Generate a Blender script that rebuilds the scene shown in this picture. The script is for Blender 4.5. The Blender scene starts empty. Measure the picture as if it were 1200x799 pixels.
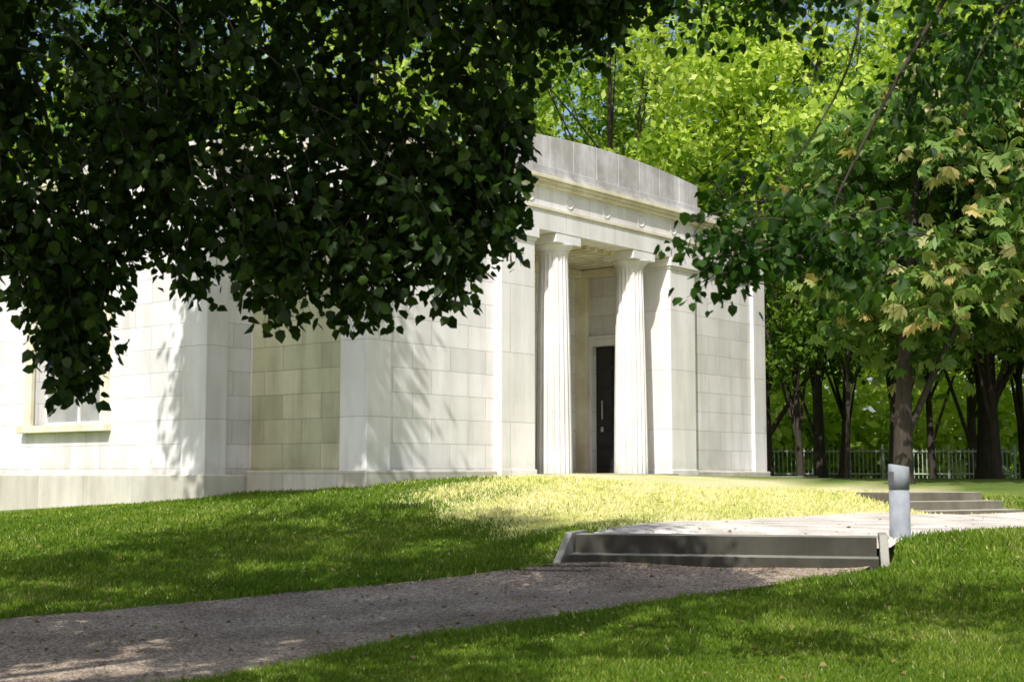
import bpy, bmesh, math
import numpy as np
from mathutils import Vector, Matrix
rng=np.random.default_rng(7)
sc=bpy.context.scene
COL=sc.collection
# ------------------------------------------------------------------ camera / light
cd=bpy.data.cameras.new("camera"); cam=bpy.data.objects.new("camera",cd); COL.objects.link(cam)
cam.rotation_euler=(math.radians(90+5.33),0,0); cd.lens=50; cd.sensor_width=36
cd.clip_end=2000; cd.clip_start=0.1; sc.camera=cam
cd.dof.use_dof=True; cd.dof.focus_distance=27; cd.dof.aperture_fstop=4.0
EL=math.radians(46); S=Vector((-.241*math.cos(EL),-.970*math.cos(EL),math.sin(EL))).normalized()
sd=bpy.data.lights.new("sun","SUN"); sd.energy=5.0; sd.angle=math.radians(.5); sd.color=(1,.965,.91)
so=bpy.data.objects.new("sun",sd); COL.objects.link(so); so.rotation_euler=S.to_track_quat('Z','Y').to_euler(); so.location=(-10,-20,30)
w=bpy.data.worlds.new("World"); sc.world=w; w.use_nodes=True
nt=w.node_tree; bg=nt.nodes["Background"]; sky=nt.nodes.new("ShaderNodeTexSky"); sky.sky_type='NISHITA'; sky.sun_disc=False
sky.sun_elevation=EL; sky.sun_rotation=math.atan2(S.x,S.y); sky.air_density=1; sky.dust_density=3.0
nt.links.new(sky.outputs[0],bg.inputs[0]); bg.inputs[1].default_value=.15
sc.view_settings.view_transform='Standard'; sc.view_settings.look='None'; sc.view_settings.exposure=0

# ------------------------------------------------------------------ materials
def mat(name):
    m=bpy.data.materials.new(name); m.use_nodes=True; t=m.node_tree
    return m,t,t.nodes["Principled BSDF"],t.nodes.new,t.links.new
def ramp(t,stops):
    r=t.nodes.new("ShaderNodeValToRGB"); e=r.color_ramp.elements
    while len(e)<len(stops): e.new(.5)
    for i,(p,c) in enumerate(stops): e[i].position=p; e[i].color=(*c,1)
    return r
def stone(name,base,var,brick=True,bw=1.05,rh=.46,dirt=.35,off=.5,base_dirt=.7,mort=.58):
    m,t,b,N,L=mat(name)
    uv=N("ShaderNodeUVMap"); geo=N("ShaderNodeTexCoord")
    n1=N("ShaderNodeTexNoise"); n1.inputs["Scale"].default_value=.9; n1.inputs["Detail"].default_value=8; n1.inputs["Roughness"].default_value=.65
    L(geo.outputs["Object"],n1.inputs["Vector"])
    mp=N("ShaderNodeMapping"); mp.inputs["Scale"].default_value=(2.2,2.2,.35); L(geo.outputs["Object"],mp.inputs[0])
    n2=N("ShaderNodeTexNoise"); n2.inputs["Scale"].default_value=1.2; n2.inputs["Detail"].default_value=7; n2.inputs["Roughness"].default_value=.6; L(mp.outputs[0],n2.inputs["Vector"])
    n3=N("ShaderNodeTexNoise"); n3.inputs["Scale"].default_value=45; n3.inputs["Detail"].default_value=5; L(geo.outputs["Object"],n3.inputs["Vector"])
    if brick:
        br=N("ShaderNodeTexBrick"); br.offset=off; br.inputs["Scale"].default_value=1
        br.inputs["Brick Width"].default_value=bw; br.inputs["Row Height"].default_value=rh
        br.inputs["Mortar Size"].default_value=.007; br.inputs["Mortar Smooth"].default_value=.3
        br.inputs["Color1"].default_value=(*base,1); br.inputs["Color2"].default_value=(*var,1)
        br.inputs["Mortar"].default_value=(base[0]*mort,base[1]*mort,base[2]*mort*.97,1)
        L(uv.outputs[0],br.inputs["Vector"]); c=br.outputs["Color"]
    else:
        r=ramp(t,[(.3,var),(.7,base)]); L(n1.outputs[0],r.inputs[0]); c=r.outputs[0]
    mx=N("ShaderNodeMixRGB"); mx.blend_type='MULTIPLY'
    r1=ramp(t,[(.33,(.74,.73,.70)),(.6,(1,1,1))]); L(n1.outputs[0],r1.inputs[0])
    mx.inputs[0].default_value=dirt; L(c,mx.inputs[1]); L(r1.outputs[0],mx.inputs[2])
    mx2=N("ShaderNodeMixRGB"); mx2.blend_type='MULTIPLY'; mx2.inputs[0].default_value=dirt
    r2=ramp(t,[(.38,(.66,.65,.62)),(.58,(1,1,1))]); L(n2.outputs[0],r2.inputs[0]); L(mx.outputs[0],mx2.inputs[1]); L(r2.outputs[0],mx2.inputs[2])
    sp=N("ShaderNodeSeparateXYZ"); L(geo.outputs["Object"],sp.inputs[0])
    ad=N("ShaderNodeMath"); ad.operation='MULTIPLY_ADD'; ad.inputs[1].default_value=.8; L(n1.outputs[0],ad.inputs[0]); L(sp.outputs["Z"],ad.inputs[2])
    r3=ramp(t,[(.28,(.66,.65,.56)),(.7,(1,1,1))]); L(ad.outputs[0],r3.inputs[0])
    mx3=N("ShaderNodeMixRGB"); mx3.blend_type='MULTIPLY'; mx3.inputs[0].default_value=base_dirt; L(mx2.outputs[0],mx3.inputs[1]); L(r3.outputs[0],mx3.inputs[2])
    L(mx3.outputs[0],b.inputs["Base Color"]); b.inputs["Roughness"].default_value=.85
    bp=N("ShaderNodeBump"); bp.inputs["Strength"].default_value=.25; bp.inputs["Distance"].default_value=.01; L(n3.outputs[0],bp.inputs["Height"])
    if brick:
        bp2=N("ShaderNodeBump"); bp2.invert=True; bp2.inputs["Strength"].default_value=.5; bp2.inputs["Distance"].default_value=.01
        L(br.outputs["Fac"],bp2.inputs["Height"]); L(bp.outputs[0],bp2.inputs["Normal"]); L(bp2.outputs[0],b.inputs["Normal"])
    else: L(bp.outputs[0],b.inputs["Normal"])
    return m
M_ash=stone("ashlar_stone",(.87,.85,.865),(.72,.705,.70),dirt=.42)
M_pl=stone("dressed_stone",(.88,.865,.875),(.79,.77,.775),brick=False,dirt=.32)
M_side=stone("ashlar_shaded",(.68,.65,.47),(.48,.48,.32),dirt=.6,mort=.5)  # greener, darker ashlar: the shade in the recess is put into the colour
M_attic=stone("weathered_parapet_stone",(.70,.68,.69),(.44,.42,.41),brick=False,dirt=.85)
M_corn=stone("cornice_stone",(.88,.83,.69),(.70,.62,.42),brick=False,dirt=.45)
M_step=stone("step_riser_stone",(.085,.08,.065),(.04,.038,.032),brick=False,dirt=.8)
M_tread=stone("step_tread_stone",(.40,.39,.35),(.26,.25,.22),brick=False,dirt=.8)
M_kerb=stone("kerb_stone",(.50,.49,.46),(.36,.35,.32),brick=False,dirt=.6)
def simple(name,c,rough=.5,metal=0,noise=0,scale=20):
    m,t,b,N,L=mat(name); b.inputs["Base Color"].default_value=(*c,1); b.inputs["Roughness"].default_value=rough; b.inputs["Metallic"].default_value=metal
    if noise:
        n=N("ShaderNodeTexNoise"); n.inputs["Scale"].default_value=scale; n.inputs["Detail"].default_value=5
        tc=N("ShaderNodeTexCoord"); L(tc.outputs["Object"],n.inputs["Vector"])
        r=ramp(t,[(.3,tuple(x*(1-noise) for x in c)),(.7,tuple(min(1,x*(1+noise)) for x in c))]); L(n.outputs[0],r.inputs[0]); L(r.outputs[0],b.inputs["Base Color"])
    return m
M_door=simple("dark_door",(.02,.017,.016),.45,0,.3,8)
M_metal=simple("grey_painted_metal",(.27,.29,.32),.75,0,.2,7)
M_dark=simple("lamp_recess",(.12,.125,.13),.4)
M_handle=simple("steel_handle",(.6,.6,.6),.3,.9)
M_glass=simple("window_glass",(.30,.31,.30),.15,0,.2,2)
M_white=simple("white_frame",(.7,.69,.65),.5,0,.1,10)
M_fence=simple("fence_metal",(.45,.5,.42),.5,0,.1)
def bark(name,c):
    m,t,b,N,L=mat(name); tc=N("ShaderNodeTexCoord"); mp=N("ShaderNodeMapping"); mp.inputs["Scale"].default_value=(8,8,1.3); L(tc.outputs["Object"],mp.inputs[0])
    n=N("ShaderNodeTexNoise"); n.inputs["Scale"].default_value=2.2; n.inputs["Detail"].default_value=8; L(mp.outputs[0],n.inputs["Vector"])
    r=ramp(t,[(.3,tuple(x*.45 for x in c)),(.7,c)]); L(n.outputs[0],r.inputs[0]); L(r.outputs[0],b.inputs["Base Color"]); b.inputs["Roughness"].default_value=.9
    bp=N("ShaderNodeBump"); bp.inputs["Distance"].default_value=.04; bp.inputs["Strength"].default_value=.8; L(n.outputs[0],bp.inputs["Height"]); L(bp.outputs[0],b.inputs["Normal"]); return m
M_bark=bark("bark",(.06,.047,.035))
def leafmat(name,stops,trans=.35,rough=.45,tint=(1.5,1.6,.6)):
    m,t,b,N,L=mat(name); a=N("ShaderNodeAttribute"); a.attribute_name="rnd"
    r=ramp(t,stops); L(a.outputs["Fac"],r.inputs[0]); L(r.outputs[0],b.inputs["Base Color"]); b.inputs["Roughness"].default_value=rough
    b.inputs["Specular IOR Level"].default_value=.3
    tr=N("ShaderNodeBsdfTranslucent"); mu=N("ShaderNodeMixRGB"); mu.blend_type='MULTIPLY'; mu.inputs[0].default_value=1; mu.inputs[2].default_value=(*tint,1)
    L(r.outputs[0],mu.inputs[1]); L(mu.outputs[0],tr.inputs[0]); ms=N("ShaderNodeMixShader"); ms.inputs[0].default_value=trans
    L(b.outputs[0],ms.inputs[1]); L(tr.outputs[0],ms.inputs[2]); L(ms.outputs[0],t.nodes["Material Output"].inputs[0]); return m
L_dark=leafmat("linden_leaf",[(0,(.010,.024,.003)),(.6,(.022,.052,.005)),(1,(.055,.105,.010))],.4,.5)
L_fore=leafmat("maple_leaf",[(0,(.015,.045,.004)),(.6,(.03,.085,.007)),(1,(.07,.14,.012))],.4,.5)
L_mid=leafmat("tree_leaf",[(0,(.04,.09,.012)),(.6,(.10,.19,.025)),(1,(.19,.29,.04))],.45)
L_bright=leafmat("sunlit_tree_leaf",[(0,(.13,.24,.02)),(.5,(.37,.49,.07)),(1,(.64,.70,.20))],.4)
L_chest=leafmat("chestnut_leaf",[(0,(.04,.10,.02)),(.5,(.12,.22,.045)),(.8,(.25,.33,.10)),(.93,(.46,.43,.20)),(1,(.54,.42,.20))],.35)
G_blade=leafmat("grass_blade",[(0,(.06,.115,.008)),(.6,(.14,.235,.014)),(.9,(.24,.32,.035)),(1,(.42,.40,.15))],.35,.6)
G_dry_sunlit=leafmat("dry_sunlit_grass_blade",[(0,(.42,.50,.11)),(.5,(.72,.70,.30)),(1,(.84,.78,.50))],.3,.6,(1.2,1.2,.8))  # dry tones raised to carry the mound's sunlight in the colour
L_fall=leafmat("fallen_leaf",[(0,(.1,.13,.03)),(.5,(.3,.24,.08)),(1,(.2,.12,.05))],.1)

# ------------------------------------------------------------------ terrain
CP=np.array([(0,0,-1.6),(-6,4,-1.6),(6,4,-1.5),(-2.08,10.5,-1.5),(-.75,12.5,-1.4),(.81,13.5,-1.28),(3.17,15.2,-1.14),(-4.97,13.8,-1.4),(-2.74,15.2,-1.3),(-.98,16.3,-1.19),(.3,16.5,-1.12),(.75,16.38,-1.10),(2.2,16.05,-1.10),(3.7,15.68,-1.09),(2.0,15.1,-1.17),
(4,11,-1.42),(6,13,-1.15),(4.7,15.2,-.98),(5.1,16.4,-.77),(6.1,16.9,-.7),(8,14,-.9),(.9,17.3,-.74),(4.3,16.5,-.74),(2,17.6,-.72),(4.5,17.8,-.71),(7,18.5,-.69),(3.5,21,-.67),(7,23,-.72),(10,22,-.70),
(1.85,22,-.58),(1.7,27,-.12),(4.86,27,-.32),(-1.7,24.4,-.25),(.6,27.6,-.05),(2.57,30.3,-.03),(4.8,33.1,-.05),(7.1,35.9,-.1),(3,25.5,-.36),(5.6,28.5,-.32),(8.1,24.2,-.77),(9.5,25.1,-.74),(8.6,27.2,-.38),(6.5,26.4,-.39),(5.8,24.9,-.52),(12,30,-.25),(12,22,-.66),(15,40,-.15),(8,45,-.15),(25,45,-.2),
(-5.9,26.2,-.5),(-11.2,30.5,-.8),(-9,20,-1.0),(-5,20,-.95),(-2,21,-.70),(-3,23.8,-.42),(0,21,-.64),(.1,18.3,-.88),(-15,30,-1),(-15,15,-1.5),(-12,5,-1.6),(0,45,-.2),(-10,45,-.4),(14,12,-.8),(20,20,-.5)],float)
def U(r2): return np.where(r2>0,.5*r2*np.log(np.maximum(r2,1e-12)),0)
n=len(CP); d2=((CP[:,None,:2]-CP[None,:,:2])**2).sum(2)
K=np.zeros((n+3,n+3)); K[:n,:n]=U(d2)+np.eye(n)*.12; K[:n,n]=1; K[:n,n+1:]=CP[:,:2]; K[n,:n]=1; K[n+1:,:n]=CP[:,:2].T
Wt=np.linalg.solve(K,np.r_[CP[:,2],0,0,0])
SA=np.array((.65,16.6)); SE=np.array((.969,-.246)); SG=np.array((.246,.969)); SL=3.46
def stair_uv(x,y):
    dx=x-SA[0]; dy=y-SA[1]; return dx*SE[0]+dy*SE[1], dx*SG[0]+dy*SG[1]
QA=np.array((7.1,24.4)); QE=np.array((.876,.482)); QG=np.array((-.482,.876)); QL=2.3
def stair2_uv(x,y):
    dx=x-QA[0]; dy=y-QA[1]; return dx*QE[0]+dy*QE[1], dx*QG[0]+dy*QG[1]
ROT=math.atan2(.777,.629); ct,st=math.cos(ROT),math.sin(ROT)
def loc2w(t,s): return (t*ct-s*st, 28.4+t*st+s*ct)
def w2loc(x,y): return (x*ct+(y-28.4)*st, -x*st+(y-28.4)*ct)
def hraw(x,y):
    x=np.asarray(x,float); y=np.asarray(y,float); sh=x.shape; x=x.ravel(); y=y.ravel(); out=np.empty(len(x))
    for i in range(0,len(x),20000):
        a=x[i:i+20000]; b=y[i:i+20000]
        r=(a[:,None]-CP[None,:,0])**2+(b[:,None]-CP[None,:,1])**2
        out[i:i+20000]=U(r)@Wt[:n]+Wt[n]+Wt[n+1]*a+Wt[n+2]*b
    dd=np.sqrt((x-2)**2+(y-22)**2); k=np.clip((dd-20)/22,0,1); k=k*k*(3-2*k); out=out*(1-k)-.25*k
    return out.reshape(sh)
def h(x,y,ground=False):
    z=hraw(x,y)
    x=np.asarray(x,float); y=np.asarray(y,float)
    z=z+.012*np.sin(x*1.7+y*.6)*np.cos(y*1.3-x*.4)
    if ground:
        u,v=stair_uv(x,y); m=(u>-.2)&(u<SL+.2)&(v>-.02)&(v<.75); z=np.where(m,z-.3,z)
        u,v=stair2_uv(x,y); m=(u>0)&(u<QL)&(v>.0)&(v<1.5); z=np.where(m,z-.25,z)
        a,b=w2loc(x,y); m=(a>-3.6)&(a<9.8)&(b>.5)&(b<14); z=np.where(m,z-.3,z)
    return z
def link(o,parent=None):
    COL.objects.link(o)
    if parent: o.parent=parent
    return o
def empty(name,loc=(0,0,0),rz=0):
    e=bpy.data.objects.new(name,None); e.location=loc; e.rotation_euler=(0,0,rz); e.empty_display_size=.3; COL.objects.link(e); return e
def npmesh(name,V,F,mats,rnd=None,parent=None,smooth=False,k=None,mi=None):
    V=np.asarray(V,np.float32); F=np.asarray(F,np.int32); me=bpy.data.meshes.new(name)
    me.vertices.add(len(V)); me.vertices.foreach_set('co',V.ravel())
    me.loops.add(F.size); me.loops.foreach_set('vertex_index',F.ravel())
    me.polygons.add(len(F)); me.polygons.foreach_set('loop_start',np.arange(0,F.size,F.shape[1],dtype=np.int32))
    me.update(calc_edges=True)
    for m in (mats if isinstance(mats,list) else [mats]): me.materials.append(m)
    if mi is not None: me.polygons.foreach_set('material_index',np.asarray(mi,np.int32))
    if rnd is not None:
        a=me.attributes.new('rnd','FLOAT','FACE'); a.data.foreach_set('value',np.asarray(rnd,np.float32))
    if smooth: me.polygons.foreach_set('use_smooth',np.ones(len(F),bool))
    me.update()
    return link(bpy.data.objects.new(name,me),parent)
def axis(fine0,fine1,step,lo,hi):
    a=list(np.arange(fine0,fine1,step)); s=step; v=a[-1]
    while v<hi: s*=1.25; v+=s; a.append(v)
    s=step; v=a[0]; L=[]
    while v>lo: s*=1.25; v-=s; L.append(v)
    return np.array(L[::-1]+a)
gx=axis(-9,13,.12,-900,900); gy=axis(8,36,.12,-900,1200)
X,Y=np.meshgrid(gx,gy); Z=h(X,Y,True)
idx=np.arange(X.size).reshape(X.shape)
F=np.stack([idx[:-1,:-1],idx[:-1,1:],idx[1:,1:],idx[1:,:-1]],-1).reshape(-1,4)
def groundmat():
    m,t,b,N,L=mat("lawn_ground"); g=N("ShaderNodeNewGeometry")
    n1=N("ShaderNodeTexNoise"); n1.inputs["Scale"].default_value=.45; n1.inputs["Detail"].default_value=6; L(g.outputs["Position"],n1.inputs["Vector"])
    n2=N("ShaderNodeTexNoise"); n2.inputs["Scale"].default_value=28; n2.inputs["Detail"].default_value=6; L(g.outputs["Position"],n2.inputs["Vector"])
    r1=ramp(t,[(.3,(.07,.13,.012)),(.55,(.14,.21,.02)),(.75,(.26,.30,.06))]); L(n1.outputs[0],r1.inputs[0])
    r2=ramp(t,[(.3,(.55,.55,.5)),(.7,(1.3,1.3,1.2))]); L(n2.outputs[0],r2.inputs[0])
    a=N("ShaderNodeAttribute"); a.attribute_name="dry_sunlit"
    rd=ramp(t,[(.3,(.60,.62,.20)),(.5,(.74,.70,.40)),(.7,(.74,.64,.46))]); L(n1.outputs[0],rd.inputs[0])
    mm=N("ShaderNodeMixRGB"); L(a.outputs["Fac"],mm.inputs[0]); L(r1.outputs[0],mm.inputs[1]); L(rd.outputs[0],mm.inputs[2])
    mx=N("ShaderNodeMixRGB"); mx.blend_type='MULTIPLY'; mx.inputs[0].default_value=.9; L(mm.outputs[0],mx.inputs[1]); L(r2.outputs[0],mx.inputs[2])
    L(mx.outputs[0],b.inputs["Base Color"]); b.inputs["Roughness"].default_value=.95
    bp=N("ShaderNodeBump"); bp.inputs["Distance"].default_value=.05; L(n2.outputs[0],bp.inputs["Height"]); L(bp.outputs[0],b.inputs["Normal"]); return m
def dry_sunlit_f(x,y):
    # worn, dry lawn on the mound, with its bright sunlight painted into the colour
    d=((x-3.8)/5.0)**2+((y-25.0)/7.4)**2
    wob=.18*np.sin(x*1.3+y*.7)+.12*np.sin(x*2.9-y*1.9)
    k=np.clip(1.35-d+wob,0,1); return np.clip(k*1.3,0,1)*(y>17.6)
gr=npmesh("ground",np.stack([X.ravel(),Y.ravel(),Z.ravel()],1),F,groundmat(),smooth=True)
a=gr.data.attributes.new('dry_sunlit','FLOAT','POINT'); a.data.foreach_set('value',dry_sunlit_f(X.ravel(),Y.ravel()).astype(np.float32))
def resample(P,n):
    P=np.array(P,float); d=np.r_[0,np.cumsum(np.linalg.norm(np.diff(P,axis=0),axis=1))]; u=np.linspace(0,d[-1],n)
    Q=np.stack([np.interp(u,d,P[:,i]) for i in range(2)],1)
    k=max(3,n//14)|1
    Qp=np.pad(Q,((k//2,k//2),(0,0)),mode='edge'); Qs=np.stack([np.convolve(Qp[:,i],np.ones(k)/k,'valid') for i in range(2)],1); Qs[0]=Q[0]; Qs[-1]=Q[-1]; return Qs
def loft(name,A,B,nu,nv,off,m,rag=.04):
    A=resample(A,nu); B=resample(B,nu)
    A=A+rng.normal(0,rag,(nu,2))*.5; B=B+rng.normal(0,rag,(nu,2))*.5
    v=np.linspace(0,1,nv)[None,:,None]; P=A[:,None]*(1-v)+B[:,None]*v
    Zz=h(P[...,0],P[...,1])+off
    i=np.arange(nu*nv).reshape(nu,nv); F=np.stack([i[:-1,:-1],i[:-1,1:],i[1:,1:],i[1:,:-1]],-1).reshape(-1,4)
    o=npmesh(name,np.dstack([P,Zz]).reshape(-1,3),F,m,smooth=True); return o,np.r_[A,B[::-1]]
def gravel(name,c1,c2,c3):
    m,t,b,N,L=mat(name); g=N("ShaderNodeNewGeometry")
    v=N("ShaderNodeTexVoronoi"); v.inputs["Scale"].default_value=52; L(g.outputs["Position"],v.inputs["Vector"])
    n=N("ShaderNodeTexNoise"); n.inputs["Scale"].default_value=1.3; n.inputs["Detail"].default_value=8; L(g.outputs["Position"],n.inputs["Vector"])
    r=ramp(t,[(0,c1),(.5,c2),(1,c3)]); sp=N("ShaderNodeSeparateXYZ"); L(v.outputs["Color"],sp.inputs[0]); L(sp.outputs[0],r.inputs[0])
    r2=ramp(t,[(.3,(.62,.60,.58)),(.7,(1.15,1.15,1.15))]); L(n.outputs[0],r2.inputs[0]); mx=N("ShaderNodeMixRGB"); mx.blend_type='MULTIPLY'; mx.inputs[0].default_value=1
    L(r.outputs[0],mx.inputs[1]); L(r2.outputs[0],mx.inputs[2]); L(mx.outputs[0],b.inputs["Base Color"]); b.inputs["Roughness"].default_value=.95
    bp=N("ShaderNodeBump"); bp.inputs["Distance"].default_value=.015; bp.inputs["Strength"].default_value=.8; bp.invert=True; L(v.outputs["Distance"],bp.inputs["Height"]); L(bp.outputs[0],b.inputs["Normal"]); return m
M_path=gravel("gravel",(.15,.105,.068),(.34,.26,.185),(.62,.51,.40))
M_pave=gravel("pale_gravel",(.62,.56,.48),(.74,.69,.61),(.82,.78,.70))
_,P1=loft("gravel_path",[(-9,10.5),(-7,12.4),(-4.97,13.8),(-2.74,15.2),(-.98,16.3),(.1,16.66),(.66,16.62)],[(-5,7.5),(-3.3,9.4),(-2.08,10.5),(-.75,12.4),(.81,13.5),(2.6,14.9),(3.97,15.77)],110,26,.014,M_path)
_,P2=loft("pale_gravel_path",[(.78,17.02),(1.5,18.6),(3.0,20.6),(5.0,22.6),(6.8,24.1),(9.4,25.6),(16,27)],[(4.25,16.2),(4.8,16.75),(5.6,17.15),(6.8,17.55),(8.5,18.2),(10.5,19),(17,20)],90,34,.014,M_pave)
def inside(P,x,y):
    c=np.zeros(len(x),bool); j=len(P)-1
    for i in range(len(P)):
        xi,yi=P[i];xj,yj=P[j]
        m=((yi>y)!=(yj>y))
        if yi!=yj: c^= m&(x<(xj-xi)*(y-yi)/(yj-yi)+xi)
        j=i
    return c

# ------------------------------------------------------------------ box-built masonry
def box(bm,x0,x1,y0,y1,z0,z1,mi=0,M=None,top=None):
    vs=[bm.verts.new(Vector(c) if M is None else M@Vector(c)) for c in [(x0,y0,z0),(x1,y0,z0),(x1,y1,z0),(x0,y1,z0),(x0,y0,z1),(x1,y0,z1),(x1,y1,z1),(x0,y1,z1)]]
    for q,f in enumerate([(3,2,1,0),(4,5,6,7),(0,1,5,4),(1,2,6,5),(2,3,7,6),(3,0,4,7)]):
        fc=bm.faces.new([vs[i] for i in f]); fc.material_index=top if (q==1 and top is not None) else mi
def prism(bm,pts,y0,y1,mi=0):
    a=[bm.verts.new((p[0],y0,p[1])) for p in pts]; b=[bm.verts.new((p[0],y1,p[1])) for p in pts]
    fs=[bm.faces.new(a),bm.faces.new(b[::-1])]
    for i in range(len(pts)):
        j=(i+1)%len(pts); fs.append(bm.faces.new([a[j],a[i],b[i],b[j]]))
    for f in fs: f.material_index=mi
def finish(bm,name,mats,parent=None,bevel=.01,smooth=False):
    bmesh.ops.recalc_face_normals(bm,faces=bm.faces)
    uv=bm.loops.layers.uv.new("UVMap")
    for f in bm.faces:
        nx,ny,nz=[abs(c) for c in f.normal]
        for l in f.loops:
            c=l.vert.co
            if nz>.7: l[uv].uv=(c.x,c.y)
            elif nx>ny: l[uv].uv=(c.y+.3,c.z-.1+4.6)
            else: l[uv].uv=(c.x+.2,c.z-.1+4.6)
        f.smooth=smooth
    me=bpy.data.meshes.new(name); bm.to_mesh(me); bm.free()
    for m in mats: me.materials.append(m)
    o=link(bpy.data.objects.new(name,me),parent)
    if bevel:
        b=o.modifiers.new("bevel","BEVEL"); b.width=bevel; b.segments=2; b.limit_method='ANGLE'
    return o
BLD=empty("stone_mausoleum",(0,28.4,0),ROT)
bm=bmesh.new()
Zb=-1.6
box(bm,-3.97,.57,.08,16,Zb,5.0)
box(bm,5.71,10.24,.08,1.10,Zb,5.0); box(bm,5.71,10.24,2.13,16,Zb,5.0); box(bm,5.71,10.24,1.10,2.13,3.05,5.0); box(bm,5.93,10.24,1.10,2.13,Zb,3.05)
box(bm,.57,5.71,2.5,16,Zb,5.0)
finish(bm,"walls",[M_ash],BLD)
bm=bmesh.new()
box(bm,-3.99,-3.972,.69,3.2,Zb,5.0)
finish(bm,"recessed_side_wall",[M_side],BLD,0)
bm=bmesh.new()
WY0,WY1,WZ0,WZ1=6.5,8.95,1.0,4.1
box(bm,-5.05,-3.97,3.28,WY0,Zb,5.0); box(bm,-5.05,-3.97,WY1,16,Zb,5.0); box(bm,-5.05,-3.97,WY0,WY1,Zb,WZ0); box(bm,-5.05,-3.97,WY0,WY1,WZ1,5.0)
finish(bm,"side_wing_walls",[M_ash],BLD)
bm=bmesh.new()
for x0,x1 in ((-4.09,-3.48),(9.75,10.36)):
    box(bm,x0,x1,0,.69,Zb,5.0)
for x0,x1 in ((-.48,.60),(5.68,6.76)):
    box(bm,x0,x1,-.12,.95,Zb,4.74); box(bm,x0-.03,x1+.03,-.15,.98,4.74,4.80); box(bm,x0-.07,x1+.07,-.19,1.02,4.80,4.995)
    box(bm,x0-.03,x1+.03,-.15,.99,-1.4,.09)
box(bm,-5.11,-4.6,3.2,3.9,Zb,5.0); box(bm,-5.11,-4.6,12.2,12.9,Zb,5.0)
finish(bm,"pilasters",[stone("pilaster_stone",(.88,.865,.875),(.82,.80,.80),bw=30,rh=1.38,dirt=.36)],BLD,.014)
bm=bmesh.new()
box(bm,-4.15,-.53,-.06,.68,Zb-.1,.06); box(bm,6.81,10.42,-.06,.7,Zb-.1,.06)
box(bm,-4.15,-3.8,.685,3.14,Zb-.1,.06); box(bm,-5.17,-3.8,3.14,16.1,Zb-.1,-.02)
box(bm,10.1,10.42,.71,16,Zb-.1,.06)
finish(bm,"plinth",[stone("plinth_stone",(.76,.74,.69),(.58,.56,.50),bw=1.6,rh=.9,dirt=.5,base_dirt=.4)],BLD,.02)
bm=bmesh.new()
box(bm,-4.12,10.39,-.04,16,5.0,5.42); box(bm,-.53,6.80,-.17,-.04,5.0,5.42)
box(bm,-4.07,10.34,.0,15.96,5.47,5.92); box(bm,-.48,6.75,-.12,.0,5.47,5.92)
box(bm,-5.14,-4.12,3.16,16,5.0,5.42); box(bm,-5.09,-4.07,3.21,15.96,5.47,5.92)
finish(bm,"entablature",[stone("entablature_stone",(.88,.86,.86),(.78,.76,.75),bw=1.8,rh=1.0,dirt=.42)],BLD,.008)
bm=bmesh.new()
for e,z0,z1,mi in ((.035,5.42,5.47,0),(.04,5.92,5.99,0),(.09,5.99,6.05,0),(.13,6.05,6.13,0)):
    box(bm,-4.12-e,10.39+e,-.04-e,16,z0,z1,mi); box(bm,-.53-e,6.80+e,-.17-e,-.04-e,z0,z1,mi)
    box(bm,-5.14-e,-4.12-e,3.16-e,16,z0,z1,mi)
finish(bm,"cornice",[M_corn],BLD,.008)
bm=bmesh.new()
box(bm,-4.05,10.32,.10,16,6.13,6.36); box(bm,-5.07,-4.05,3.3,16,6.13,6.36); box(bm,-.74,7.0,-.26,.10,6.13,6.19)
box(bm,-.68,6.94,-.20,.7,6.19,6.34)
nb=9; xs=np.linspace(-.62,6.88,nb+1); Rr=lambda x:6.86+.20*(1-((x-3.13)/3.75)**2)
for i in range(nb):
    a0,a1=xs[i]+.006,xs[i+1]-.006; q=np.linspace(a1,a0,6)
    prism(bm,[(a0,6.34),(a1,6.34)]+[(x,Rr(x)) for x in q],-.16,.55)
box(bm,.2,6.0,.56,15,6.36,6.6)
finish(bm,"attic_parapet",[M_attic],BLD,.012)
bm=bmesh.new()
box(bm,.61,5.67,-.30,2.5,-1.0,.0); box(bm,-.6,6.9,-.75,-.195,-1.2,-.10)
box(bm,6.95,10.9,-1.15,-.10,-1.2,-.06)
finish(bm,"porch_floor_and_steps",[M_kerb],BLD,.012)
bm=bmesh.new()
for x in np.arange(.8,5.6,.32): box(bm,x,x+.14,.35,2.45,4.90,4.997)
box(bm,.6,5.68,2.3,2.497,4.72,4.895); box(bm,5.5,5.709,.96,2.3,4.72,4.895); box(bm,.575,.78,.96,2.3,4.72,4.895)
box(bm,5.52,5.709,2.2,2.497,.0,4.715); box(bm,.575,.76,2.2,2.497,.0,4.715)
finish(bm,"porch_ceiling_and_responds",[M_corn],BLD,.01)
bm=bmesh.new()
box(bm,5.655,5.709,.94,1.10,.0,3.22); box(bm,5.655,5.709,2.13,2.195,.0,3.22); box(bm,5.655,5.709,1.10,2.13,3.05,3.22); box(bm,5.62,5.71,.90,2.196,3.22,3.30)
finish(bm,"door_surround",[M_pl],BLD,.008)
bm=bmesh.new()
box(bm,5.86,5.93,1.102,2.128,.0,3.04)
for y0,y1 in ((1.18,1.58),(1.65,2.06)):
    for z in np.arange(.18,2.8,.48): box(bm,5.835,5.86,y0,y1,z,z+.40)
box(bm,5.80,5.835,1.90,1.94,1.3,1.75,1); box(bm,5.80,5.835,1.88,1.96,1.0,1.12,1)
finish(bm,"door",[M_door,M_handle],BLD,.006)
bm=bmesh.new()
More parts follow.
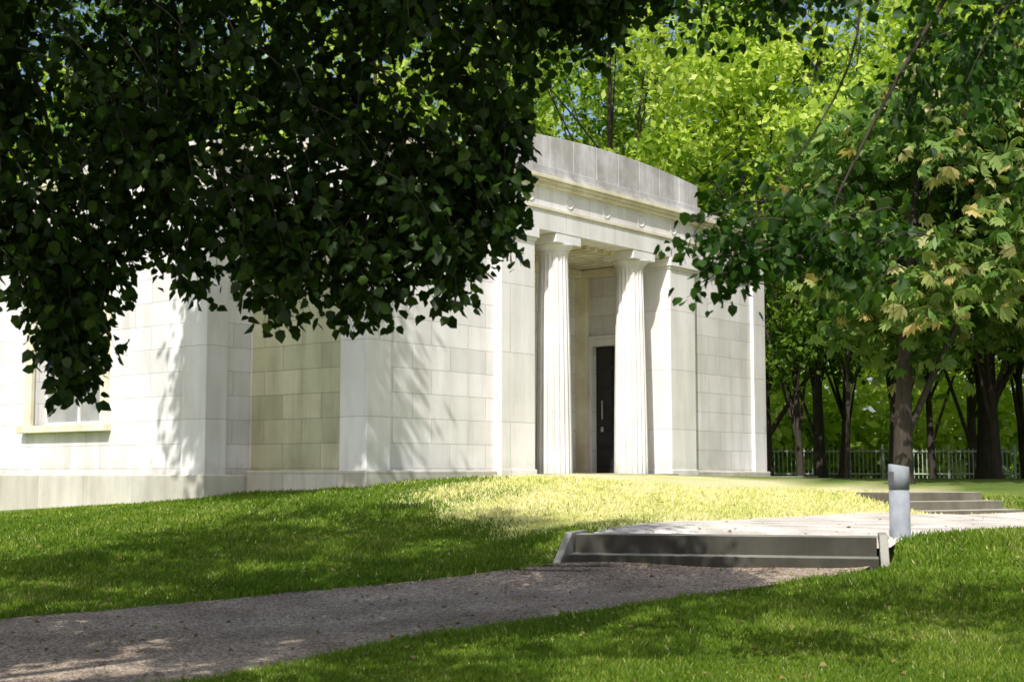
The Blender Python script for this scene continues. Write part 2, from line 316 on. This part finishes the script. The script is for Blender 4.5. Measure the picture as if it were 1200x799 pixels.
for x in (1.79-1.35,1.79,3.14,4.49,5.84):
    for k in range(24):
        a=2*math.pi*k/24
        M=Matrix.Translation((x+.12*math.cos(a),-.12,5.69+.12*math.sin(a)))@Matrix.Rotation(-a,4,'Y')
        bmesh.ops.create_uvsphere(bm,u_segments=6,v_segments=4,radius=.028,matrix=M@Matrix.Diagonal((.8,.8,1.1,1)))
finish(bm,"frieze_wreaths",[stone("wreath_stone",(.78,.76,.74),(.62,.60,.57),brick=False)],BLD,0,True)
bm=bmesh.new()
sx=-5.05
box(bm,sx-.07,sx+.06,WY0-.24,WY0,WZ0,WZ1+.24); box(bm,sx-.07,sx+.06,WY1,WY1+.24,WZ0,WZ1+.24); box(bm,sx-.07,sx+.06,WY0,WY1,WZ1,WZ1+.24)
box(bm,sx-.20,sx+.30,WY0-.32,WY1+.32,WZ0-.15,WZ0); box(bm,sx-.14,sx+.05,WY0-.3,WY1+.3,WZ1+.24,WZ1+.34)
finish(bm,"window_surround",[M_corn],BLD,.012)
bm=bmesh.new()
box(bm,sx+.34,sx+.38,WY0,WY1,WZ0,WZ1,1)
for y in (WY0+.04,(WY0+WY1)/2,WY1-.04): box(bm,sx+.28,sx+.335,y-.035,y+.035,WZ0,WZ1)
for z in (WZ0+.05,2.0,3.0,WZ1-.05): box(bm,sx+.285,sx+.332,WY0,WY1,z-.03,z+.03)
finish(bm,"window",[M_white,M_glass],BLD,.004)
M_col=stone("column_stone",(.80,.785,.79),(.70,.685,.68),brick=False,dirt=.4)
def column(cx,cy):
    nf=20; per=8; seg=nf*per; zs=np.linspace(0,4.60,26); V=[];F=[]
    prof=[]
    for z in zs:
        u=z/4.6; R=.392-.085*u+.010*math.sin(math.pi*u); dep=.052*(1 if z<4.55 else .2)*(1-.2*u); prof.append((z,R,dep))
    prof+=[(4.61,.312,0),(4.64,.318,0),(4.66,.312,0),(4.72,.37,0),(4.78,.425,0),(4.80,.43,0),(4.805,.30,0)]
    for z,R,dep in prof:
        for k in range(seg):
            a=2*math.pi*k/seg; ph=(k%per)/per; r=R-dep*math.sin(math.pi*ph)**.8
            V.append((cx+r*math.cos(a),cy+r*math.sin(a),z))
    for i in range(len(prof)-1):
        for k in range(seg):
            k2=(k+1)%seg; F.append((i*seg+k,i*seg+k2,(i+1)*seg+k2,(i+1)*seg+k))
    o=npmesh("column_shaft",V,F,M_col,parent=BLD,smooth=False)
    bm=bmesh.new(); box(bm,cx-.44,cx+.44,cy-.40,cy+.44,4.803,4.997); finish(bm,"column_abacus",[M_pl],BLD,.01)
column(1.70,.24); column(4.56,.24)

# ------------------------------------------------------------------ stairs by the path
ST=empty("garden_steps",(SA[0],SA[1],0),math.atan2(SE[1],SE[0]))
bm=bmesh.new()
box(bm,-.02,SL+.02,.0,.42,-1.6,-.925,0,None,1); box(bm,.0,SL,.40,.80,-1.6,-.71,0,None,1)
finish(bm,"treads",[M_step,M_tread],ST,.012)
bm=bmesh.new()
def cheek(x0,x1,fl):
    pts=[(-.10,-1.12),(-.05,-1.06),(.42,-.685),(.95,-.675),(.95,-1.6),(-.10,-1.6)]
    a=[bm.verts.new((x0+fl*(.5-p[0])*.6,p[0],p[1])) for p in pts]; b=[bm.verts.new((x1+fl*(.5-p[0])*.6,p[0],p[1])) for p in pts]
    bm.faces.new(a); bm.faces.new(b[::-1])
    for i in range(6):
        j=(i+1)%6; bm.faces.new([a[j],a[i],b[i],b[j]])
cheek(-.11,-.025,-.25); cheek(SL+.025,SL+.12,.05)
finish(bm,"cheek_kerbs",[M_kerb],ST,.012)
S2=empty("stone_steps",(QA[0],QA[1],0),math.atan2(QE[1],QE[0]))
bm=bmesh.new()
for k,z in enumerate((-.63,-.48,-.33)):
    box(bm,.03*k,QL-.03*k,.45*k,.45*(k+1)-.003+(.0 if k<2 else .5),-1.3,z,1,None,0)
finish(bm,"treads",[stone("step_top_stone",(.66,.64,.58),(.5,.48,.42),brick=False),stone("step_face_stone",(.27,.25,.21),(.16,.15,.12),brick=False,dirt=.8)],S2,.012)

# bollard
bx,by=4.50,16.62; bz=float(h(bx,by))
BO=empty("bollard_light",(bx,by,bz),0.0)
V=[];F=[];sg=48
rings=[(-.1,.118),(.545,.118),(.545,.110),(.556,.110),(.556,.118)]
for z,r in rings:
    for k in range(sg): a=2*math.pi*k/sg; V.append((r*math.cos(a),r*math.sin(a),z))
for r,dz in ((.118,0),(.112,.006),(.0,.006)):
    for k in range(sg):
        a=2*math.pi*k/sg; V.append((r*math.cos(a),r*math.sin(a),.825+dz-.16*r*math.cos(a)))
nr=len(rings)+3
for i in range(nr-1):
    for k in range(sg): k2=(k+1)%sg; F.append((i*sg+k,i*sg+k2,(i+1)*sg+k2,(i+1)*sg+k))
o=npmesh("post",V,F,M_metal,parent=BO,smooth=False)
bm=bmesh.new()
M=Matrix.Rotation(math.radians(205),4,'Z'); box(bm,.108,.1225,-.045,.045,.60,.76,0,M)
finish(bm,"lamp_window",[M_dark],BO,.003)

# ------------------------------------------------------------------ foliage machinery
HEART=np.array([(0,0,0),(.12,.36,.06),(.55,.37,.10),(1,0,-.08),(.55,-.37,.10),(.12,-.36,.06)]); HF=[(0,3,2,1),(0,5,4,3)]
RH=np.array([(0,0,0),(.5,.33,.08),(1,0,0),(.5,-.33,.08)]); RF=[(0,1,2,3)]
LEAFLET=np.array([(0,0,0),(.62,.17,.05),(1,0,-.10),(.62,-.17,.05)])
def unit(v): return v/np.maximum(np.linalg.norm(v,axis=-1,keepdims=True),1e-9)
def leaves(name,P,D,Nn,size,m,rnd,shape=0,parent=None):
    T,FF=((HEART,HF),(RH,RF),(LEAFLET,RF))[shape]
    D=unit(D); Sd=unit(np.cross(D,Nn)); Nn=np.cross(Sd,D)
    cv=rng.uniform(-.6,2.2,len(P))[:,None,None]
    V=P[:,None]+size[:,None,None]*(T[None,:,0:1]*D[:,None]+T[None,:,1:2]*Sd[:,None]+cv*T[None,:,2:3]*Nn[:,None])
    k=len(T); base=(np.arange(len(P))*k)[:,None,None]; F=(np.array(FF)[None]+base).reshape(-1,4)
    return npmesh(name,V.reshape(-1,3),F,m,np.repeat(rnd,len(FF)),parent)
def tubes(name,segs,m,parent=None,sides=5):
    V=[];F=[];o=0
    for P,R in segs:
        P=np.asarray(P,float); T=unit(np.gradient(P,axis=0)); ref=np.array((.3,.9,.2)) if abs(T[0,2])>.8 else np.array((0,0,1.))
        A=unit(np.cross(T,ref)); B=np.cross(T,A); an=np.arange(sides)*2*math.pi/sides
        ring=P[:,None]+np.asarray(R)[:,None,None]*(np.cos(an)[None,:,None]*A[:,None]+np.sin(an)[None,:,None]*B[:,None])
        V.append(ring.reshape(-1,3)); n_=len(P)
        i=o+np.arange(n_*sides).reshape(n_,sides); j=np.roll(i,-1,axis=1)
        F.append(np.stack([i[:-1],j[:-1],j[1:],i[1:]],-1).reshape(-1,4)); o+=n_*sides
    return npmesh(name,np.vstack(V),np.vstack(F),m,parent=parent,smooth=True)
def bez(a,b,c,n): 
    t=np.linspace(0,1,n)[:,None]; return (1-t)**2*np.array(a)+2*t*(1-t)*np.array(b)+t*t*np.array(c)
def clumpfoliage(C,rc,per,r,flat=.7):
    k=len(C); P=np.repeat(C,per,0)+r.normal(0,1,(k*per,3))*np.repeat(rc,per)[:,None]*np.array((1,1,flat))*.55
    return P
def tree(name,x,y,H,cb,R,ncl,per,ls,m,seed,tr=.3,shape=1,crown_y=1.0,lean=(0,0),droop=.5,limbs=16):
    r=np.random.default_rng(seed); z0=float(h(x,y)); e=empty(name,(0,0,0))
    u=unit(r.normal(0,1,(ncl,3))); rad=r.uniform(.45,1,(ncl,1))**.5
    cz=(H+cb)/2; C=u*rad*np.array((R,R*crown_y,(H-cb)/2))
    fr=(C[:,2]/((H-cb)/2)); C[:,:2]*=(1-.25*np.clip(fr,0,1))[:,None]*r.uniform(.8,1.12,(ncl,1))
    C+=np.array((x+lean[0],y+lean[1],z0+cz))
    P=clumpfoliage(C,r.uniform(.10,.2,ncl)*R+.35,per,r)
    k=len(P); D=r.normal(0,1,(k,3)); D[:,2]-=droop; Nn=r.normal(0,.6,(k,3)); Nn[:,2]+=1
    tone=np.repeat(r.uniform(-.28,.28,ncl),per)
    rn=np.clip(.5+tone+r.normal(0,.2,k),0,1)
    if shape==2:
        q=6; ang=np.linspace(-1.15,1.15,q)[None,:]; D=unit(D*np.array((1,1,.3))+np.array((0,0,-.25))); Nn=unit(Nn); Sd=unit(np.cross(D,Nn))
        DD=np.cos(ang)[...,None]*D[:,None]+np.sin(ang)[...,None]*Sd[:,None]; DD[...,2]-=.35
        sz=ls*r.uniform(.7,1.15,(k,1))*np.array([[.7,.88,1,1,.88,.7]])
        leaves("foliage",np.repeat(P,q,0),DD.reshape(-1,3),np.repeat(Nn,q,0),sz.ravel(),m,np.repeat(rn,q),2,e)
    else: leaves("foliage",P,D,Nn,ls*r.uniform(.6,1.3,k),m,rn,shape,e)
    top=np.array((x+lean[0]*.7,y+lean[1]*.7,z0+cb+(H-cb)*.75)); tp=bez((x,y,z0-.3),(x+r.normal(0,.3),y,z0+cb),top,12)
    tr_r=tr*np.linspace(1.0,.2,12); tr_r[0]*=1.35
    segs=[(tp,tr_r)]
    for i in r.choice(ncl,min(ncl,limbs),replace=False):
        f=r.uniform(.22,.8); s=tp[int(f*11)]; segs.append((bez(s,(s+C[i])/2+np.array((0,0,.4)),C[i],7),tr*(1-f)*.45*np.linspace(1,.12,7)+.01))
    tubes("trunk_and_limbs",segs,M_bark,e,8); return e
spec=[("sunlit_tree",3.5,50,23,4,7.5,L_bright),("sunlit_tree",11.5,53,25,3.5,7,L_bright),("sunlit_tree",-5,50,21,3.5,6.5,L_bright),("sunlit_tree",8.2,46,15,3.5,4.2,L_bright),
("broadleaf_tree",-16,50,20,3,7,L_mid),("broadleaf_tree",-27,48,20,3,7,L_mid),("broadleaf_tree",19,49,24,4,6,L_bright),("broadleaf_tree",27,47,22,4,7,L_mid),("sunlit_tree",14.5,44,16,3.6,5,L_bright),
("broadleaf_tree",11.0,41,10.5,3.8,3.4,L_mid),("broadleaf_tree",17,38,12,3.6,4.6,L_mid),("broadleaf_tree",22,36,17,3.4,5,L_mid),("broadleaf_tree",20,62,26,3,8,L_bright),("broadleaf_tree",31,58,26,3,9,L_mid),("sunlit_tree",6,60,27,4,8,L_mid)]
for i,(nm,x,y,H,cb,R,m) in enumerate(spec):
    ncl=int(40*R*(H-cb)/100)+60; tree(nm,x,y,H,cb,R,ncl,190,.28 if y>42 else .23,m,100+i,tr=.24)
for i,(x,y,tr_) in enumerate(((8.1,40,.11),(9.3,43,.13),(10.4,45,.17),(12.4,42,.12),(13.6,40,.17),(15.6,42,.15),(16.6,46,.17),(9.0,38.5,.07),(18.2,44,.17),(14.4,37.5,.11))):
    tree("understorey_tree",x,y,9+i%3,3.0,2.2,26,110,.22,L_mid,300+i,tr=tr_)
tree("horse_chestnut_tree",8.35,30.5,8.9,2.6,3.2,115,32,.36,L_chest,55,tr=.23,shape=2,lean=(.8,.0),limbs=9)
tree("horse_chestnut_tree",12.6,32,10.5,2.6,3.8,140,32,.36,L_chest,56,tr=.22,shape=2,limbs=9)
r=np.random.default_rng(5); k=1100; zc=r.uniform(.3,22,k); zc[:300]=r.uniform(.2,4,300); C=np.stack([r.uniform(-60,75,k),r.uniform(74,92,k),zc],1); C[:300,1]=r.uniform(68,74,300)
P=clumpfoliage(C,np.full(k,2.6),90,r); kk=len(P); D=r.normal(0,1,(kk,3)); Nn=r.normal(0,.6,(kk,3)); Nn[:,2]+=1
leaves("distant_trees",P,D,Nn,r.uniform(.5,1.0,kk),L_bright,np.clip(.5+np.repeat(r.uniform(-.35,.35,k),90)+r.normal(0,.15,kk),0,1),1)
bm=bmesh.new()
for x in np.arange(4,36,.16): box(bm,x,x+.03,54.0,54.03,-.4,.95)
for z in (.0,.85): box(bm,4,36,53.96,54.0,z-.03,z+.03)
for x in np.arange(4,36,2.5): box(bm,x-.04,x+.04,53.88,53.955,-.5,1.1)
finish(bm,"railing_fence",[M_fence],None,0)

# ---- foreground linden (trunk left of and behind the viewpoint) with hanging sprays
def sprays(tips,starts,nleaf,ls,r,sp=.11):
    LP=[];LD=[];seg=[];
    for a,b in zip(starts,tips):
        mid=(a+b)/2+np.array((r.normal(0,.12),r.normal(0,.12),.18)); P=bez(a,mid,b,9); seg.append((P,np.linspace(.006,.0015,9)))
        m=nleaf; t=r.uniform(.12,1,m)**.85; idx=t*8; i0=np.minimum(idx.astype(int),7); q=P[i0]+(P[i0+1]-P[i0])*(idx-i0)[:,None]
        off=r.normal(0,1,(m,3))*np.array((sp,sp,sp*.6)); q=q+off*(.55+.6*(1-t))[:,None]
        LP.append(q); d=off*4+np.array((0,0,-.75))+r.normal(0,.45,(m,3)); LD.append(d)
    return np.vstack(LP),np.vstack(LD),seg
r=np.random.default_rng(11)
env=np.array([(-4.6,1.3),(-3.6,1.2),(-3.32,1.1),(-3.22,.66),(-3.05,.50),(-2.9,.70),(-2.82,1.15),(-2.5,1.25),(-2.1,1.2),(-1.8,1.15),(-1.5,1.0),(-1.2,1.0),(-.96,.92),(-.78,1.15),(-.6,1.12),(-.42,1.0),(-.3,1.3),(-.1,1.38),(0,1.45),(.03,1.9),(.0,2.5),(.3,2.85),(.6,2.95),(.8,3.1),(1.0,3.25),(1.5,3.5)])
N_=780; tx=r.uniform(-4.6,1.3,N_); lo=np.interp(tx,env[:,0],env[:,1]); f=r.uniform(0,1,N_)**1.25
tz=lo+.03+f*(4.9-lo); ty=10+r.normal(0,.75,N_)*(.3+.7*f)
n3=62; ex=np.concatenate([r.normal(-3.07,.07,16),r.normal(-.95,.12,14),r.normal(-.45,.09,8),r.normal(-.03,.07,12),r.normal(-1.6,.12,12)]); ez=np.concatenate([r.uniform(.45,1.2,16),r.uniform(.88,1.5,14),r.uniform(.98,1.5,8),r.uniform(1.45,2.3,12),r.uniform(1.0,1.5,12)])
tx=np.r_[tx,ex]; tz=np.r_[tz,ez]; ty=np.r_[ty,10+r.normal(0,.15,n3)]; N_+=n3
tips=np.stack([tx,ty,tz],1)
starts=tips+np.stack([r.uniform(-.65,.1,N_),r.uniform(-.35,.35,N_),r.uniform(.45,1.0,N_)],1)
starts[-n3:]=tips[-n3:]+np.stack([r.uniform(-.2,.05,n3),r.uniform(-.1,.1,n3),r.uniform(.5,.8,n3)],1)
k=(starts[:,0]>.0)&(starts[:,2]<2.9); starts[k,0]=-.15
LT=empty("linden_tree")
P,D,seg=sprays(tips,starts,44,.1,r); nn=r.normal(0,1,(len(P),3)); nn[:,2]+=.5; nn[:,1]-=.3
keep=~((P[:,0]>.14)&(P[:,2]<2.75)); P,D,nn=P[keep],D[keep],nn[keep]
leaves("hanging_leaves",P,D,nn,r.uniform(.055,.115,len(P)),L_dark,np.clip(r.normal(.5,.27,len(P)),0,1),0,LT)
Tb=np.array((-6.8,4.0,-1.9)); fork=np.array((-6.6,4.2,3.2))
seg.append((bez(Tb,(-6.9,4,1),fork,10),np.linspace(.48,.34,10)))
for e_,rr in (((-2.2,10,4.6),.13),((-.2,10.2,3.5),.09),((-3.6,10,3.2),.08),((-6,18,9.5),.16),((-4,6,11),.2),((-8,2,9),.18),((-2,3,8),.15),((-8,10,8),.15)):
    seg.append((bez(fork,(fork+np.array(e_))/2+np.array((0,0,1.5)),e_,14),np.linspace(rr,.02,14)))
for sx_,ex in (((-2.2,10,4.6),(-1.2,10.1,2.4)),((-2.2,10,4.6),(-2.6,9.8,1.9)),((-.9,10,3.9),(-.15,10.1,2.0)),((-3.6,10,3.2),(-3.1,10,1.2)),((-1.5,10,4.2),(-.6,9.9,1.6)),((-1.5,10,4.5),(.9,10.1,3.3))):
    seg.append((bez(sx_,(np.array(sx_)+np.array(ex))/2+np.array((.15,0,.25)),ex,9),np.linspace(.022,.005,9)))
tubes("trunk_branches_twigs",seg,M_bark,LT,5)
def crown(C,Rad,ncl,per,ls,m,parent,r,rc=.55,keep=None,nm="crown_leaves"):
    u=unit(r.normal(0,1,(ncl,3)))*r.uniform(.1,1,(ncl,1))**.4*np.array(Rad)+np.array(C)
    ok=(u[:,2]>4.2)&(u[:,2]>.375*u[:,1]+.9); u=u[ok]
    P=clumpfoliage(u,np.full(len(u),rc*1.3),per,r); n_=len(P); D=r.normal(0,1,(n_,3)); D[:,2]-=.6; Nn=r.normal(0,.6,(n_,3)); Nn[:,2]+=1
    leaves(nm,P,D,Nn,ls*r.uniform(.7,1.3,n_),m,np.clip(r.normal(.5,.25,n_),0,1),1,parent)
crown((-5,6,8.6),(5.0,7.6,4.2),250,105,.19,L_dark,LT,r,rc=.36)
crown((-6.2,18.3,10.2),(1.9,2.4,1.6),190,110,.2,L_dark,LT,r,nm="shade_limb_leaves")  # out-of-view limb foliage added to shade the recessed side wall
# ---- right-hand foreground tree
RT=empty("maple_tree"); r=np.random.default_rng(21)
env2=np.array([(1.1,3.0),(1.24,2.78),(1.62,2.68),(2.16,2.58),(2.5,2.3),(2.7,2.1),(3.24,1.9),(4.2,1.7)])
N_=170; tx=r.uniform(1.1,3.8,N_); lo=np.interp(tx,env2[:,0],env2[:,1]); f=r.uniform(0,1,N_); tz=lo+f*(3.9-lo); ty=9+r.normal(0,.5,N_)
tips=np.stack([tx,ty,tz],1); starts=tips+np.stack([r.uniform(0,.6,N_),r.uniform(-.3,.3,N_),r.uniform(.3,.8,N_)],1)
n2=40; u=r.uniform(0,1,n2)**1.3; t2=np.stack([1.15+u*1.0+r.normal(0,.05,n2),9+r.normal(0,.25,n2),1.30+.2*np.sin(u*11)+r.normal(0,.13,n2)],1)
s2=t2+np.stack([r.uniform(.15,.5,n2),r.uniform(-.1,.1,n2),r.uniform(.08,.3,n2)],1)
P,D,seg=sprays(np.vstack([tips,t2]),np.vstack([starts,s2]),26,.1,r); nn=r.normal(0,.8,(len(P),3)); nn[:,2]+=.8
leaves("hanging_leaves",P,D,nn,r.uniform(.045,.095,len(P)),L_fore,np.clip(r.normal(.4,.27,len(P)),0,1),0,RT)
fork=np.array((7.0,3.0,3.5)); seg.append((bez((7.2,2.8,-1.8),(7.1,3,1),fork,8),np.linspace(.4,.28,8)))
for e_,rr in (((2.2,9,3.4),.08),((3.2,9,3.0),.08),((4.5,1,9.5),.18),((6.5,-1,10),.16),((3,3,8.5),.14)):
    seg.append((bez(fork,(fork+np.array(e_))/2+np.array((0,0,1.2)),e_,12),np.linspace(rr,.015,12)))
seg.append((bez((2.9,9,3.2),(2.3,9,2.3),(1.9,9,1.35),10),np.linspace(.018,.005,10)))
seg.append((bez((2.2,9,3.4),(2.5,9,2.6),(1.35,9,1.5),10),np.linspace(.012,.004,10)))
tubes("trunk_branches_twigs",seg,M_bark,RT,5)
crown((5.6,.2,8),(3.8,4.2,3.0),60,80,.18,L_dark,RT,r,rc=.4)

# ------------------------------------------------------------------ grass
r=np.random.default_rng(3)
NB=620000
yy=9.0/(1-r.uniform(0,1,NB)*(1-9.0/27)); xx=r.uniform(-.47,.5,NB)*yy
u_,v_=stair_uv(xx,yy); e1=r.normal(0,.07,(2,NB))
bad=inside(P1,xx+e1[0],yy+e1[1])|inside(P2,xx+e1[0],yy+e1[1])|((u_>-.10)&(u_<SL+.12)&(v_>-.1)&(v_<.9))
la,lb=w2loc(xx,yy); bad|=(la>-5.2)&(la<10.5)&(lb>3.1)|(la>-4.17)&(la<10.5)&(lb>-.1)|((la>-.6)&(la<11)&(lb>-1.16))
a1,b1=stair2_uv(xx,yy); bad|=(a1>-.02)&(a1<QL+.02)&(b1>-.1)&(b1<1.9)
xx,yy=xx[~bad],yy[~bad]; kn=len(xx); zz=h(xx,yy,True)
hg=r.uniform(.03,.075,kn)*(1+.35*np.sin(xx*2.1)*np.cos(yy*1.7)+.2*np.sin(xx*5.3+yy*3)*np.sin(yy*4.1)); wd=.0045+.0006*yy*.9
an=r.uniform(0,2*math.pi,kn); ln=r.normal(0,.45,(2,kn))*hg
V=np.empty((kn,3,3)); dx=np.cos(an)*wd; dy=np.sin(an)*wd
V[:,0]=np.stack([xx-dx,yy-dy,zz-.005],1); V[:,1]=np.stack([xx+dx,yy+dy,zz-.005],1); V[:,2]=np.stack([xx+ln[0],yy+ln[1],zz+hg],1)
dr=dry_sunlit_f(xx,yy)+r.normal(0,.2,kn)>.5
patch=.52+.14*np.sin(xx*1.1+1)*np.sin(yy*.9)+.14*np.sin(xx*3.7+yy*2.2)*np.sin(yy*3.1-xx)+r.normal(0,.22,kn)
npmesh("lawn_grass",V.reshape(-1,3),np.arange(kn*3).reshape(-1,3),[G_blade,G_dry_sunlit],np.clip(patch,0,1),mi=dr.astype(int))
k=1300; yy=r.uniform(10,24,k); xx=r.uniform(-.42,.36,k)*yy; u_,v_=stair_uv(xx,yy); ok=~((v_>-.2)&(v_<.9)&(u_>-.3)&(u_<3.8)); xx,yy=xx[ok],yy[ok]; k=len(xx)
gp=inside(P1,xx,yy); g2=inside(P2,xx,yy); ok=~g2|(r.uniform(0,1,k)<.25); xx,yy,gp,g2=xx[ok],yy[ok],gp[ok],g2[ok]; k=len(xx)
P=np.stack([xx,yy,h(xx,yy)+.045],1); P[gp|g2,2]-=.022
D=r.normal(0,1,(k,3)); D[:,2]*=.2; Nn=np.tile((0,0,1.),(k,1))+r.normal(0,.3,(k,3))
leaves("fallen_leaves",P,D,Nn,r.uniform(.025,.06,k),L_fall,r.uniform(0,1,k),0)
